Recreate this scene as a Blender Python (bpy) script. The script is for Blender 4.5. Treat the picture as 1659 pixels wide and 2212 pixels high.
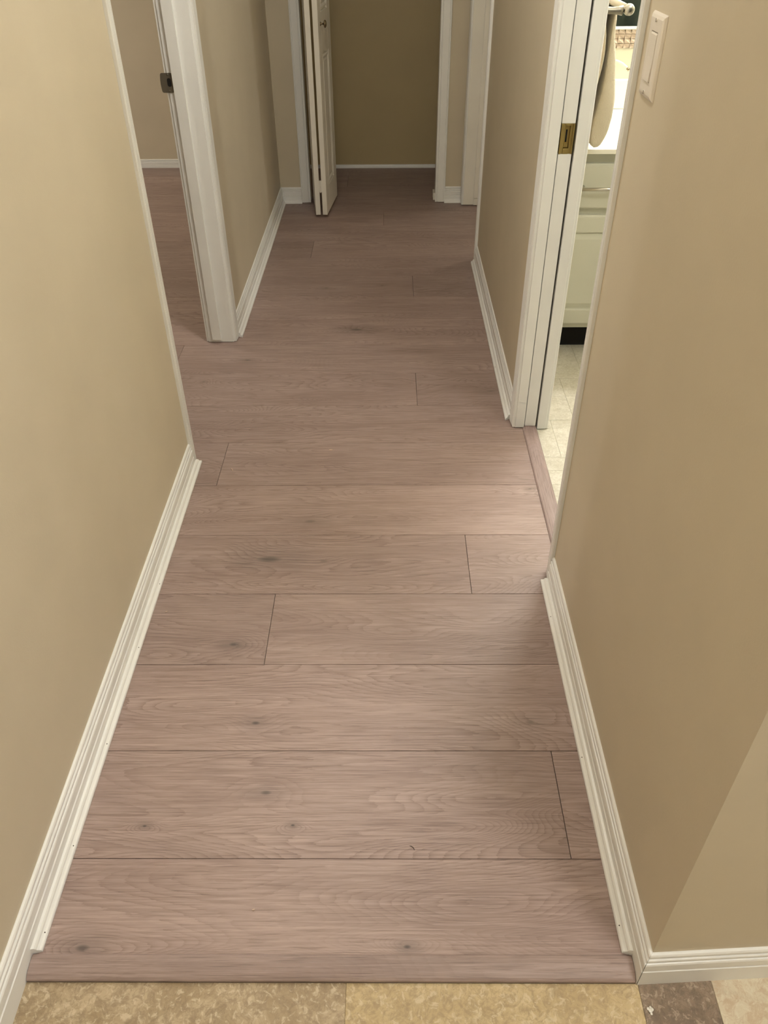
import bpy, bmesh, math, random
from mathutils import Vector, Matrix

random.seed(7)
for o in list(bpy.data.objects):
    bpy.data.objects.remove(o)
scene = bpy.context.scene
col = scene.collection

# ------------------------------------------------------------------ camera
CAM_H = 1.38448550
cam_data = bpy.data.cameras.new('camera')
cam_data.sensor_fit = 'HORIZONTAL'
cam_data.sensor_width = 36.0
cam_data.lens = 36.0 * 1696.40 / 1659.0
cam_data.clip_start = 0.02
cam = bpy.data.objects.new('camera', cam_data)
col.objects.link(cam)
cr = Vector((0.99996746, 0.00477553, -0.00650211))
cu = Vector((0.00211879, 0.62221626, 0.78284253))
cf = Vector((-0.00778421, 0.78283083, -0.6221859))
cam.matrix_world = Matrix(((cr.x, cu.x, -cf.x, 0), (cr.y, cu.y, -cf.y, 0), (cr.z, cu.z, -cf.z, CAM_H), (0, 0, 0, 1)))
scene.camera = cam

# ------------------------------------------------------------------ world and exposure
world = bpy.data.worlds.new('night')
scene.world = world
world.use_nodes = True
world.node_tree.nodes['Background'].inputs[0].default_value = (0.02, 0.022, 0.03, 1)
world.node_tree.nodes['Background'].inputs[1].default_value = 1.0
scene.view_settings.view_transform = 'Standard'
scene.view_settings.look = 'None'
scene.view_settings.gamma = 1.0
scene.view_settings.use_curve_mapping = False
scene.view_settings.exposure = 0.0

# lamp settings: (position, watts, colour, bulb radius); the lamps are built further down
LAMP_HALL = ((-0.10, 2.10, 2.30), 62.0, (1.0, 0.98, 0.92), 0.07)
LAMP_KITCHEN = ((0.75, 0.05, 2.30), 120.0, (1.0, 0.985, 0.93), 0.09)
LAMP_BATH = ((1.10, 1.15, 2.28), 56.0, (1.0, 0.99, 0.92), 0.09)
LAMP_LEFT = ((-3.4, 4.1, 1.40), 140.0, (1.0, 0.97, 0.90), 0.07)
LAMP_FILL = ((-0.25, -2.4, 2.10), 60.0, (1.0, 0.96, 0.84), 0.09)  # added fill lamp behind the camera, brightens the hallway end
LAMP_FAR = ((3.4, 5.55, 1.40), 135.0, (1.0, 0.985, 0.89), 0.07)
VANITY_W = 56.0
VANITY_COL = (1.0, 0.99, 0.95)
VANITY_POS = [(1.02 + 0.19 * i, 3.14, 1.98) for i in range(4)]

# ------------------------------------------------------------------ helpers
def link(o):
    col.objects.link(o)
    return o

def tag(o, label=None, cat=None, group=None, kind=None):
    if label: o['label'] = label
    if cat: o['category'] = cat
    if group: o['group'] = group
    if kind: o['kind'] = kind
    return o

def empty(name, loc):
    o = bpy.data.objects.new(name, None)
    o.empty_display_size = 0.05
    o.location = loc
    return link(o)

def abs_loc(o):
    v = Vector(o.location)
    while o.parent:
        o = o.parent
        v += Vector(o.location)
    return v

def mesh_obj(name, bm, mat, parent=None, smooth=False, bevel=0.0, segs=2, loc=None):
    """bm is in world coordinates; link it as one mesh object"""
    bmesh.ops.recalc_face_normals(bm, faces=bm.faces[:])
    me = bpy.data.meshes.new(name)
    bm.to_mesh(me)
    bm.free()
    me.materials.append(mat)
    if smooth:
        for p in me.polygons:
            p.use_smooth = True
    o = bpy.data.objects.new(name, me)
    link(o)
    if parent:
        o.parent = parent
        o.location = -abs_loc(parent)
    if bevel:
        m = o.modifiers.new('bevel', 'BEVEL')
        m.width = bevel; m.segments = segs; m.limit_method = 'ANGLE'; m.angle_limit = math.radians(40)
    return o

def box(bm, x0, x1, y0, y1, z0, z1):
    vs = [bm.verts.new((x, y, z)) for z in (z0, z1) for y in (y0, y1) for x in (x0, x1)]
    for f in ((0, 2, 3, 1), (4, 5, 7, 6), (0, 1, 5, 4), (2, 6, 7, 3), (0, 4, 6, 2), (1, 3, 7, 5)):
        bm.faces.new([vs[i] for i in f])
    return vs

def boxes(*lst):
    bm = bmesh.new()
    for b in lst:
        box(bm, *b)
    return bm

def sweep(bm, prof, P0, P1, A, B, m0=0.0, m1=0.0):
    """extrude the closed profile [(a, b)] from P0 to P1; m0 / m1 slide the ends along the run by m * a (mitre)"""
    P0, P1, A, B = Vector(P0), Vector(P1), Vector(A), Vector(B)
    d = (P1 - P0).normalized()
    r0 = [bm.verts.new(P0 + A * a + B * b + d * (m0 * a)) for a, b in prof]
    r1 = [bm.verts.new(P1 + A * a + B * b + d * (m1 * a)) for a, b in prof]
    n = len(prof)
    for i in range(n):
        j = (i + 1) % n
        bm.faces.new((r0[i], r0[j], r1[j], r1[i]))
    bm.faces.new(r0); bm.faces.new(r1[::-1])
    return bm

def lathe(bm, prof, origin, axis, segs=24):
    """prof [(r, t)] around axis through origin"""
    ax = Vector(axis).normalized()
    u = ax.orthogonal().normalized(); w = ax.cross(u)
    O = Vector(origin)
    rings = []
    for r, t in prof:
        if r < 1e-6:
            rings.append([bm.verts.new(O + ax * t)])
        else:
            rings.append([bm.verts.new(O + ax * t + (u * math.cos(2 * math.pi * k / segs) + w * math.sin(2 * math.pi * k / segs)) * r) for k in range(segs)])
    for a, b in zip(rings[:-1], rings[1:]):
        for k in range(segs):
            k2 = (k + 1) % segs
            if len(a) == 1 and len(b) == 1: continue
            if len(a) == 1: bm.faces.new((a[0], b[k], b[k2]))
            elif len(b) == 1: bm.faces.new((a[k], b[0], a[k2]))
            else: bm.faces.new((a[k], b[k], b[k2], a[k2]))
    return bm

def tube(bm, pts, r, segs=12):
    pts = [Vector(p) for p in pts]
    rings = []
    prev = None
    for i, p in enumerate(pts):
        t = (pts[min(i + 1, len(pts) - 1)] - pts[max(i - 1, 0)]).normalized()
        u = t.orthogonal().normalized() if prev is None else (prev - t * prev.dot(t)).normalized()
        prev = u
        w = t.cross(u)
        rr = r[i] if isinstance(r, (list, tuple)) else r
        rings.append([bm.verts.new(p + (u * math.cos(2 * math.pi * k / segs) + w * math.sin(2 * math.pi * k / segs)) * rr) for k in range(segs)])
    for a, b in zip(rings[:-1], rings[1:]):
        for k in range(segs):
            k2 = (k + 1) % segs
            bm.faces.new((a[k], b[k], b[k2], a[k2]))
    bm.faces.new(rings[0][::-1]); bm.faces.new(rings[-1])
    return bm

# ------------------------------------------------------------------ materials
class NT:
    def __init__(self, name):
        self.m = bpy.data.materials.new(name)
        self.m.use_nodes = True
        self.t = self.m.node_tree
        self.n = self.t.nodes
        self.b = self.n['Principled BSDF']
    def new(self, typ, **kw):
        n = self.n.new(typ)
        for k, v in kw.items():
            setattr(n, k, v)
        return n
    def link(self, a, b):
        self.t.links.new(a, b)
    def val(self, sock, v):
        if hasattr(v, 'is_linked') or isinstance(v, bpy.types.NodeSocket):
            self.link(v, sock)
        else:
            sock.default_value = v
    def math(self, op, a, b=0.0, c=None, clamp=False):
        n = self.new('ShaderNodeMath', operation=op, use_clamp=clamp)
        self.val(n.inputs[0], a); self.val(n.inputs[1], b)
        if c is not None: self.val(n.inputs[2], c)
        return n.outputs[0]
    def vmath(self, op, a, b=(0, 0, 0)):
        n = self.new('ShaderNodeVectorMath', operation=op)
        self.val(n.inputs[0], a); self.val(n.inputs[1], b)
        return n.outputs['Value'] if op == 'LENGTH' else n.outputs[0]
    def noise(self, vec, scale=1.0, detail=2.0, rough=0.5, dist=0.0):
        n = self.new('ShaderNodeTexNoise')
        self.link(vec, n.inputs['Vector'])
        n.inputs['Scale'].default_value = scale; n.inputs['Detail'].default_value = detail
        n.inputs['Roughness'].default_value = rough; n.inputs['Distortion'].default_value = dist
        return n.outputs['Fac']
    def remap(self, v, a, b, c=0.0, d=1.0, smooth=False):
        n = self.new('ShaderNodeMapRange')
        if smooth: n.interpolation_type = 'SMOOTHSTEP'
        self.val(n.inputs[0], v)
        for i, x in enumerate((a, b, c, d)): n.inputs[1 + i].default_value = x
        return n.outputs[0]
    def mix(self, f, a, b, mode='MIX'):
        n = self.new('ShaderNodeMix', data_type='RGBA', blend_type=mode)
        self.val(n.inputs[0], f)
        for s, v in ((n.inputs[6], a), (n.inputs[7], b)):
            self.val(s, v if not isinstance(v, tuple) or len(v) == 4 else v + (1,))
        return n.outputs[2]
    def bump(self, h, strength, dist):
        n = self.new('ShaderNodeBump')
        self.link(h, n.inputs['Height'])
        n.inputs['Strength'].default_value = strength; n.inputs['Distance'].default_value = dist
        self.link(n.outputs[0], self.b.inputs['Normal'])
    def coord(self, which='Object'):
        return self.new('ShaderNodeTexCoord').outputs[which]

def plain(name, colr, rough=0.5, metal=0.0, bump=None, var=0.0, spec=0.5):
    t = NT(name)
    t.b.inputs['Roughness'].default_value = rough
    t.b.inputs['Metallic'].default_value = metal
    t.b.inputs['Specular IOR Level'].default_value = spec
    c = t.coord()
    n = t.noise(c, 6.0, 3.0)
    k = max(var, 0.001)
    dark = tuple(v * (1 - k) for v in colr); lite = tuple(min(1, v * (1 + k)) for v in colr)
    t.link(t.mix(t.remap(n, 0.3, 0.7), dark, lite), t.b.inputs['Base Color'])
    if bump:
        t.bump(t.noise(c, bump[0], 2.0), bump[1], bump[2])
    return t.m

M_WALL = plain('beige_wall_paint', (0.59, 0.52, 0.395), 0.52, bump=(260, 0.25, 0.0006), var=0.025)
M_CLOSET = plain('beige_closet_dimmed', (0.48, 0.385, 0.215), 0.55, bump=(260, 0.25, 0.0006), var=0.025)  # wall beige darkened and yellowed, dim bounced closet light put into the colour
M_BATHWALL = plain('cream_bathroom_paint', (0.72, 0.685, 0.54), 0.5, bump=(260, 0.2, 0.0005), var=0.02)
M_CEIL = plain('white_ceiling_paint', (0.72, 0.68, 0.60), 0.8, bump=(90, 0.4, 0.002), var=0.02)
M_TRIM = plain('white_trim_paint', (0.83, 0.83, 0.81), 0.36, bump=(45, 0.12, 0.0008), var=0.03)
M_TRIM_FAR = plain('white_door_paint', (0.83, 0.80, 0.73), 0.4, bump=(60, 0.1, 0.0008), var=0.03)
M_SWITCH = plain('off_white_plastic', (0.80, 0.74, 0.66), 0.3, var=0.01)
M_SLOT_SHADE = plain('screw_slot_shade', (0.02, 0.014, 0.010), 0.9, var=0.1)  # dark colour painting the shade in the switch screw slots
M_SLAB = plain('dark_underlay', (0.055, 0.030, 0.020), 0.9, var=0.1)
M_BRONZE = plain('dark_bronze_metal', (0.155, 0.135, 0.105), 0.45, metal=0.45, bump=(120, 0.15, 0.0005), var=0.08)
M_BRASS = plain('worn_brass', (0.40, 0.30, 0.11), 0.38, metal=0.9, bump=(300, 0.5, 0.0006), var=0.25)
M_BLACK = plain('black_recess_shade', (0.006, 0.005, 0.005), 0.8)  # black patches painting the dark inside small recesses
M_CHROME = plain('brushed_chrome', (0.55, 0.53, 0.48), 0.28, metal=1.0, var=0.02)
M_CHROME_SHADED = plain('brushed_chrome_shaded', (0.30, 0.28, 0.24), 0.42, metal=1.0, var=0.03)  # chrome darkened, the shadow on the bracket arms is in the colour
M_DARKMETAL = plain('antique_knob_metal', (0.30, 0.25, 0.17), 0.18, metal=1.0, var=0.05)
M_VANITY = plain('pale_green_grey_cabinet', (0.60, 0.60, 0.51), 0.42, bump=(60, 0.1, 0.0006), var=0.02)
M_TOEKICK = plain('black_toe_kick', (0.004, 0.004, 0.004), 0.9)
M_COUNTER = plain('white_cultured_marble', (0.88, 0.86, 0.76), 0.25, var=0.015)
M_TOWEL = None
M_MOSAIC = plain('taupe_mosaic_glaze', (0.52, 0.42, 0.33), 0.22, var=0.06)
M_GROUT = plain('dark_taupe_grout', (0.22, 0.17, 0.13), 0.8)
M_CURTAIN = plain('dark_green_curtain_cloth', (0.035, 0.045, 0.035), 0.9, var=0.2)
M_MIRROR = plain('silvered_mirror', (0.82, 0.86, 0.82), 0.02, metal=1.0)
M_FLAKE = plain('white_paint_flake', (0.82, 0.79, 0.72), 0.6, var=0.05)
M_CHIP = plain('pale_wood_chip', (0.62, 0.47, 0.37), 0.7, var=0.1)
M_HOLE = plain('hole_shade_and_dark_fibre', (0.03, 0.02, 0.015), 0.9)  # paints the shade in nail holes; also the fibre's own dark colour

def towel_mat():
    t = NT('cream_terry_cloth')
    t.b.inputs['Roughness'].default_value = 0.95
    t.b.inputs['Sheen Weight'].default_value = 0.3
    c = t.coord()
    n = t.noise(c, 320, 2.0); n2 = t.noise(c, 14, 3.0)
    t.link(t.mix(n2, (0.62, 0.55, 0.42), (0.72, 0.66, 0.53)), t.b.inputs['Base Color'])
    t.bump(n, 0.7, 0.003)
    return t.m
M_TOWEL = towel_mat()

def emis(name, colr, s):
    t = NT(name)
    t.b.inputs['Base Color'].default_value = (0.8, 0.78, 0.7, 1)
    t.b.inputs['Emission Color'].default_value = colr + (1,)
    t.b.inputs['Emission Strength'].default_value = s
    return t.m

KNOTS = [  # x, y, half length, half width, strength
    (-0.367, 1.245, .020, .010, .8), (-0.223, 1.701, .030, .012, .5), (-0.319, 1.543, .060, .022, .75), (-0.133, 2.916, .050, .016, .8),
    (-0.286, 1.024, .016, .008, .8), (-0.244, 0.860, .020, .009, .7), (-0.465, 0.790, .008, .004, .9), (-0.185, 0.792, .008, .004, .9),
    (0.027, 0.575, .012, .006, .9), (-0.516, 0.572, .022, .010, .8), (0.295, 1.026, .020, .010, .5), (-0.533, 2.660, .022, .008, .6),
    (-0.280, 3.336, .020, .008, .7), (-0.034, 3.360, .014, .007, .7), (0.354, 2.422, .030, .010, .5), (-0.668, 2.495, .010, .006, .6),
    (0.411, 1.850, .010, .005, .7), (-0.175, 1.535, .020, .008, .45)]

def wood(name, along='x', knots=True, tint=(1, 1, 1), ringk=0.85):
    t = NT(name)
    t.b.inputs['Specular IOR Level'].default_value = 0.45
    obj = t.coord('Object')
    info = t.new('ShaderNodeObjectInfo')
    rnd = info.outputs['Random']
    off = t.new('ShaderNodeCombineXYZ')
    t.link(t.math('MULTIPLY', rnd, 31.7), off.inputs[0])
    t.link(t.math('MULTIPLY', rnd, 57.1), off.inputs[1])
    t.link(t.math('MULTIPLY', rnd, 11.3), off.inputs[2])
    P = t.vmath('ADD', obj, off.outputs[0])
    sx, sy = (1.0, 1.0)
    def S(a, b):   # a along the grain, b across it
        return t.vmath('MULTIPLY', P, (a, b, 1.0) if along == 'x' else (b, a, 1.0))
    # annual rings: contour lines of a long stretched noise field give cathedrals and eyes
    base = t.noise(S(1.5, 7.5), 1.0, 1.2, 0.45, 0.35)
    wob = t.noise(S(14, 160), 1.0, 4.0, 0.65)
    field = t.math('ADD', base, t.math('MULTIPLY', wob, 0.018))
    dark = None
    if knots:
        pos = t.new('ShaderNodeNewGeometry').outputs['Position']
        wsum = None
        for kx, ky, rx, ry, s in KNOTS:
            d = t.vmath('SUBTRACT', pos, (kx, ky, 0))
            L = t.vmath('LENGTH', t.vmath('MULTIPLY', d, (1 / rx, 1 / ry, 0)))
            w = t.remap(L, 5.5, 0.0, 0.0, 0.10 * s, True)
            k = t.remap(L, 0.95, 0.10, 0.0, s, True)
            halo = t.remap(L, 3.2, 0.4, 0.0, 0.34 * s, True)
            k = t.math('MAXIMUM', k, halo)
            wsum = w if wsum is None else t.math('ADD', wsum, w)
            dark = k if dark is None else t.math('MAXIMUM', dark, k)
        field = t.math('ADD', field, wsum)
    rings = t.math('FRACT', t.math('MULTIPLY', field, 46.0))          # saw tooth: sharp late wood edge, soft early wood
    ringline = t.math('POWER', rings, 3.0)
    mask = t.remap(t.noise(S(1.3, 7), 1.0, 2.0), 0.32, 0.58, 0.25, 1.0, True)   # rings show in places only
    ringline = t.math('MULTIPLY', ringline, mask)
    fib = t.remap(t.noise(S(6, 210), 1.0, 4.0, 0.66), 0.36, 0.64)
    pores_n = t.noise(S(11, 430), 1.0, 3.0, 0.6)
    pores = t.remap(pores_n, 0.54, 0.66, 0.0, 1.0, True)
    lite = t.remap(t.noise(S(8, 360), 1.3, 3.0, 0.6), 0.57, 0.68, 0.0, 1.0, True)
    blotch = t.remap(t.noise(S(1.6, 10), 1.0, 3.0, 0.55), 0.3, 0.7)
    k = tint
    light = tuple(a * b for a, b in zip((0.428, 0.323, 0.290), k)); mid = tuple(a * b for a, b in zip((0.322, 0.233, 0.207), k)); drk = tuple(a * b for a, b in zip((0.190, 0.130, 0.115), k))
    c = t.mix(blotch, mid, light)
    c = t.mix(t.math('MULTIPLY', fib, 0.48), c, drk)
    c = t.mix(t.math('MULTIPLY', t.math('MULTIPLY', ringline, t.remap(pores_n, 0.35, 0.65, 0.55, 1.0)), ringk), c, drk)
    c = t.mix(t.math('MULTIPLY', pores, 0.42), c, tuple(v * 0.72 for v in drk))
    c = t.mix(t.math('MULTIPLY', lite, 0.40), c, tuple(min(1, v * 1.22) for v in light))
    if dark is not None:
        c = t.mix(t.math('MULTIPLY', dark, 0.95), c, (0.048, 0.040, 0.035))
    # board to board tone
    tone = t.remap(rnd, 0.0, 1.0, 0.93, 1.06)
    mul = t.new('ShaderNodeCombineXYZ')
    for i in range(3): t.link(tone, mul.inputs[i])
    c = t.mix(1.0, c, mul.outputs[0], 'MULTIPLY')
    t.link(c, t.b.inputs['Base Color'])
    t.link(t.remap(fib, 0, 1, 0.40, 0.52), t.b.inputs['Roughness'])
    h = t.math('SUBTRACT', t.math('MULTIPLY', fib, -0.5), t.math('MULTIPLY', pores, 0.8))
    t.bump(h, 0.22, 0.0012)
    return t.m

M_WOOD = wood('oak_laminate')
M_WOOD_STRIP = wood('oak_reducer_strip', 'x', False, (0.90, 0.91, 0.92), 0.35)
M_WOOD_TMOLD = wood('oak_threshold_strip', 'y', False, (0.86, 0.86, 0.90), 0.35)

def stone(name, pal, scale, rough=0.45, bump=0.4):
    """mottled stone print; pal = list of colours picked per object"""
    t = NT(name)
    obj = t.coord('Object')
    rnd = t.new('ShaderNodeObjectInfo').outputs['Random']
    off = t.new('ShaderNodeCombineXYZ')
    t.link(t.math('MULTIPLY', rnd, 23.0), off.inputs[0]); t.link(t.math('MULTIPLY', rnd, 47.0), off.inputs[1])
    P = t.vmath('ADD', obj, off.outputs[0])
    a = t.noise(P, scale, 5.0, 0.65, 0.8)
    b = t.noise(P, scale * 5, 6.0, 0.72, 1.2)
    v = t.noise(P, scale * 9, 4.0, 0.65, 0.8)
    ridge = t.math('ABSOLUTE', t.math('SUBTRACT', t.noise(P, scale * 3.2, 5.0, 0.7, 1.5), 0.5))
    c = t.mix(t.remap(a, 0.38, 0.60, 0, 1, True), pal[0], pal[1])
    c = t.mix(t.math('MULTIPLY', t.remap(b, 0.46, 0.62, 0, 1, True), 0.62), c, pal[2])
    c = t.mix(t.math('MULTIPLY', t.remap(ridge, 0.045, 0.0, 0, 1, True), 0.45), c, pal[2])
    c = t.mix(t.math('MULTIPLY', t.remap(v, 0.52, 0.66, 0, 1, True), 0.70), c, pal[3])
    t.link(c, t.b.inputs['Base Color'])
    t.b.inputs['Roughness'].default_value = rough
    t.bump(t.math('ADD', b, t.math('MULTIPLY', v, 0.6)), bump, 0.0015)
    return t.m

M_TILE_TAN = stone('tan_travertine', [(0.33, 0.245, 0.145), (0.47, 0.37, 0.24), (0.23, 0.165, 0.10), (0.62, 0.52, 0.37)], 10)
M_TILE_GOLD = stone('golden_travertine', [(0.45, 0.34, 0.18), (0.56, 0.44, 0.25), (0.31, 0.225, 0.125), (0.64, 0.54, 0.36)], 9)
M_TILE_BROWN = stone('brown_travertine', [(0.20, 0.145, 0.10), (0.27, 0.20, 0.14), (0.14, 0.10, 0.07), (0.45, 0.36, 0.27)], 11)
M_TILE_CREAM = stone('cream_travertine', [(0.55, 0.48, 0.36), (0.66, 0.58, 0.43), (0.52, 0.38, 0.25), (0.72, 0.66, 0.52)], 8)
M_TILE_BATH = stone('pale_cream_bath_vinyl', [(0.54, 0.51, 0.42), (0.63, 0.60, 0.52), (0.46, 0.42, 0.34), (0.68, 0.66, 0.58)], 14, 0.4, 0.35)
M_GROUT_BATH = plain('grey_beige_grout', (0.47, 0.43, 0.34), 0.8)
M_GROUT_KITCHEN = plain('brown_grout', (0.25, 0.19, 0.12), 0.8)

# ------------------------------------------------------------------ floor plan
XL, XLB = -0.606, -0.705        # left wall: hall face, room face
XR, XRB = 0.408, 0.507          # right wall: hall face, bathroom face
YB, YBB = 4.545, 4.645          # back wall of the hall (closet front)
YC = 5.24                       # closet back wall
YLR = 5.272                     # left room back wall
YBA = 3.28                      # bathroom back wall
YK = 0.535                      # kitchen wall, meets the hall wall here
ZC = 2.44
DH = 2.03                       # door head height
ZF = -0.016                     # underlay level
S = 'structure'

# ------------------------------------------------------------------ walls
def wall(name, label, bm, mat=M_WALL):
    return tag(mesh_obj(name, bm, mat), label, 'wall', kind=S)

zb = -0.016
wall('wall_left', 'beige painted left hallway wall with an open doorway',
     boxes((XLB, XL, -3.2, 2.006, zb, ZC), (XLB, XL, 2.825, 5.34, zb, ZC), (XLB, XL, 2.006, 2.825, DH + .018, ZC)))
wall('wall_right', 'beige painted right hallway wall with bathroom doorway and light switch',
     boxes((XR, XRB, .6432, 1.490, zb, ZC), (XR, 0.4345, 2.198, 2.95, zb, DH + .018), (0.4815, XRB, 2.198, 2.95, zb, DH + .018),
           (XR, XRB, 2.95, 3.662, zb, ZC), (XR, XRB, 1.490, 2.95, DH + .018, ZC), (XR, XRB, 3.662, 4.494, DH + .018, ZC), (XR, XRB, 4.494, YB + .001, zb, ZC)))
wall('wall_back', 'beige end wall of the hallway around the closet opening',
     boxes((XL, -0.461, YB, YBB, zb, ZC), (0.275, 0.72, YB, YBB, zb, ZC), (-0.461, 0.275, YB, YBB, DH + .018, ZC)))
wall('wall_closet', 'closet back wall, beige with the dim light put into its colour', boxes((XL, 0.72, YC, YC + .1, zb, ZC), (0.62, 0.72, YBB, YC, zb, ZC)), M_CLOSET)
wall('wall_left_room', 'grey beige wall at the far end of the room behind the left doorway',
     boxes((-4.1, XLB, YLR, YLR + .1, zb, ZC), (-4.1, -4.0, 0.9, YLR, zb, ZC), (-4.0, XLB, 0.8, 0.9, zb, ZC)))
wall('wall_bathroom', 'cream painted bathroom wall behind the vanity',
     boxes((XRB, 2.2, YBA, YBA + .1, zb, ZC), (2.1, 2.2, 0.7, YBA, zb, ZC), (XRB, 2.1, .66, .70, zb, ZC)), M_BATHWALL)
wall('wall_far_room', 'beige walls of the room beyond the far right doorway',
     boxes((4.2, 4.3, YBA + .1, 6.3, zb, ZC), (0.62, 4.3, 6.3, 6.4, zb, ZC), (0.62, 0.72, YC + .1, 6.3, zb, ZC), (2.2, 4.3, YBA, YBA + .1, zb, ZC)))
ka = math.radians(3.0)
kd = Vector((math.cos(ka), math.sin(ka), 0)); kn = Vector((math.sin(ka), -math.cos(ka), 0))   # along the kitchen wall, out of it
bm = bmesh.new()
K0 = Vector((XR, YK - .002, 0)); K1 = K0 + kd * 3.2
sweep(bm, [(0, zb), (0, ZC), (-.11, ZC), (-.11, zb)], K0, K1, kn, (0, 0, 1), -math.tan(ka), 0)
wall('wall_kitchen', 'beige kitchen wall turning away at the near right corner', bm)
wall('wall_near', 'plain beige walls of the kitchen behind the photographer', boxes((XLB, 3.7, -3.3, -3.2, zb, ZC), (3.6, 3.7, -3.2, 0.75, zb, ZC)))
tag(mesh_obj('ceiling', boxes((-4.2, 4.4, -3.4, 6.5, ZC, ZC + .1)), M_CEIL), 'white ceiling over the hallway and rooms', 'ceiling', kind=S)

# ------------------------------------------------------------------ plank floor
floor = mesh_obj('floor', boxes((-4.1, XRB - .03, YK - .01, 5.35, -.06, ZF), (XRB - .03, 4.3, YBA, 6.4, -.06, ZF), (XL, XRB, 5.2, 6.1, -.06, ZF)), M_SLAB)
tag(floor, 'greyish pink oak laminate plank floor laid across the hallway', 'floor', kind=S)
W, Y0 = 0.2286, 0.7268
_cache = {}
def plank_mesh(lx, ly, name='plank', mat=M_WOOD, thick=0.015, bev=0.0004, gap=0.0006):
    key = (round(lx, 4), round(ly, 4), name, mat.name)
    if key in _cache: return _cache[key]
    a, b = lx / 2 - gap, ly / 2 - gap
    bm = bmesh.new()
    lo = [bm.verts.new((x, y, -thick)) for x, y in ((-a, -b), (a, -b), (a, b), (-a, b))]
    md = [bm.verts.new((x, y, -bev)) for x, y in ((-a, -b), (a, -b), (a, b), (-a, b))]
    tp = [bm.verts.new((x, y, 0)) for x, y in ((-a + bev, -b + bev), (a - bev, -b + bev), (a - bev, b - bev), (-a + bev, b - bev))]
    bm.faces.new(tp)
    for i in range(4):
        j = (i + 1) % 4
        bm.faces.new((lo[i], lo[j], md[j], md[i])); bm.faces.new((md[i], md[j], tp[j], tp[i]))
    bm.faces.new(lo[::-1])
    bmesh.ops.recalc_face_normals(bm, faces=bm.faces[:])
    me = bpy.data.meshes.new(name)
    bm.to_mesh(me); bm.free()
    me.materials.append(mat)
    _cache[key] = me
    return me

def slab_piece(name, x0, x1, y0, y1, z, parent, mat, **kw):
    me = plank_mesh(x1 - x0, y1 - y0, name, mat, **kw)
    o = bpy.data.objects.new(name, me)
    o.location = ((x0 + x1) / 2, (y0 + y1) / 2, z)
    link(o)
    o.parent = parent
    return o

SEAM = {0: 0.328, 1: 0.86, 2: -0.288, 3: 0.204, 4: 0.68, 5: -0.515, 6: 0.62, 7: 0.0935, 8: -0.797, 9: 0.55, 10: -0.98, 11: 0.104, 12: -0.72, 13: -0.378, 14: 0.66, 15: -0.031, 16: -0.62, 17: 0.42, 18: -0.25, 19: -1.0}
PL = 1.5
def add_row(n, y0, y1, xa, xb):
    s = SEAM.get(n, 0.7)
    cuts = sorted(c for c in (s - 2 * PL, s - PL, s, s + PL) if xa + .02 < c < xb - .02)
    xs = [xa] + cuts + [xb]
    for a, b in zip(xs[:-1], xs[1:]):
        slab_piece('plank', a, b, y0, y1, 0, floor, M_WOOD)
HX0, HX1 = XL + .010, XR - .010
add_row(-1, 0.545, Y0, HX0, HX1)
for n in range(0, 20):
    a, b = Y0 + n * W, min(Y0 + (n + 1) * W, 5.262)
    xa, xb = HX0, HX1
    if n in (4, 5): xb = 0.4335 if n >= 4 else xb
    if n >= 5: xa = -2.3
    if n in (3, 4, 5, 6): xb = 0.4335
    if 12 <= n <= 16: xb = 1.4
    if n >= 17: xb = 0.615
    add_row(n, a, b, xa, xb)

# kitchen tiles
kf = mesh_obj('floor_kitchen', boxes((XLB, 3.7, -3.3, YK - .011, -.06, -.0112), (XRB - .02, 3.7, YK - .011, .72, -.06, -.0115)), M_GROUT_KITCHEN)
tag(kf, 'mottled travertine look kitchen tile floor in the foreground', 'floor', kind=S)
for x0, x1, m in ((XL + .010, -0.073, M_TILE_TAN), (-0.073, 0.400, M_TILE_GOLD), (0.400, 0.520, M_TILE_BROWN), (0.520, 0.98, M_TILE_CREAM), (0.98, 1.45, M_TILE_TAN)):
    slab_piece('floor_tile', x0, x1, 0.17, 0.5235 if x0 < .39 else 0.56, -.0100, kf, m, thick=.006, gap=.0002, bev=.0006)
for j in range(3):
    x = XL + .010 - 0.2 * (j % 2)
    k = 0
    while x < 1.5:
        x1 = x + (0.47 if k % 2 else 0.33)
        slab_piece('floor_tile', max(x, XL + .010), x1, 0.17 - .36 * (j + 1), 0.17 - .36 * j, -.0100, kf, (M_TILE_GOLD, M_TILE_CREAM, M_TILE_TAN, M_TILE_BROWN)[(k * 3 + j) % 4], thick=.006, gap=.0002, bev=.0006)
        x = x1; k += 1

# bathroom tiles
bf = mesh_obj('floor_bathroom', boxes((XRB - .03, 2.1, .70, YBA, -.06, -.0072)), M_GROUT_BATH)
tag(bf, 'pale cream vinyl tile floor seen through the bathroom doorway', 'floor', kind=S)
for x0, x1, y0, y1 in ((.478, .95, 1.45, 1.62), (.478, .72, 1.62, 1.879), (.72, 1.0, 1.62, 1.879), (.478, .80, 1.879, 1.950), (.80, 1.1, 1.879, 2.022), (.478, .80, 1.950, 2.022),
                       (.478, .533, 2.022, 2.24), (.533, .92, 2.022, 2.24), (.478, .612, 2.24, 2.398), (.612, .90, 2.24, 2.398), (.478, .612, 2.398, 2.523), (.612, .98, 2.398, 2.523),
                       (.478, .70, 2.523, 2.80), (.70, 1.05, 2.523, 2.80)):
    slab_piece('floor_tile', x0, x1, y0, y1, -.0060, bf, M_TILE_BATH, thick=.004, gap=.0004, bev=.0006)

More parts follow.
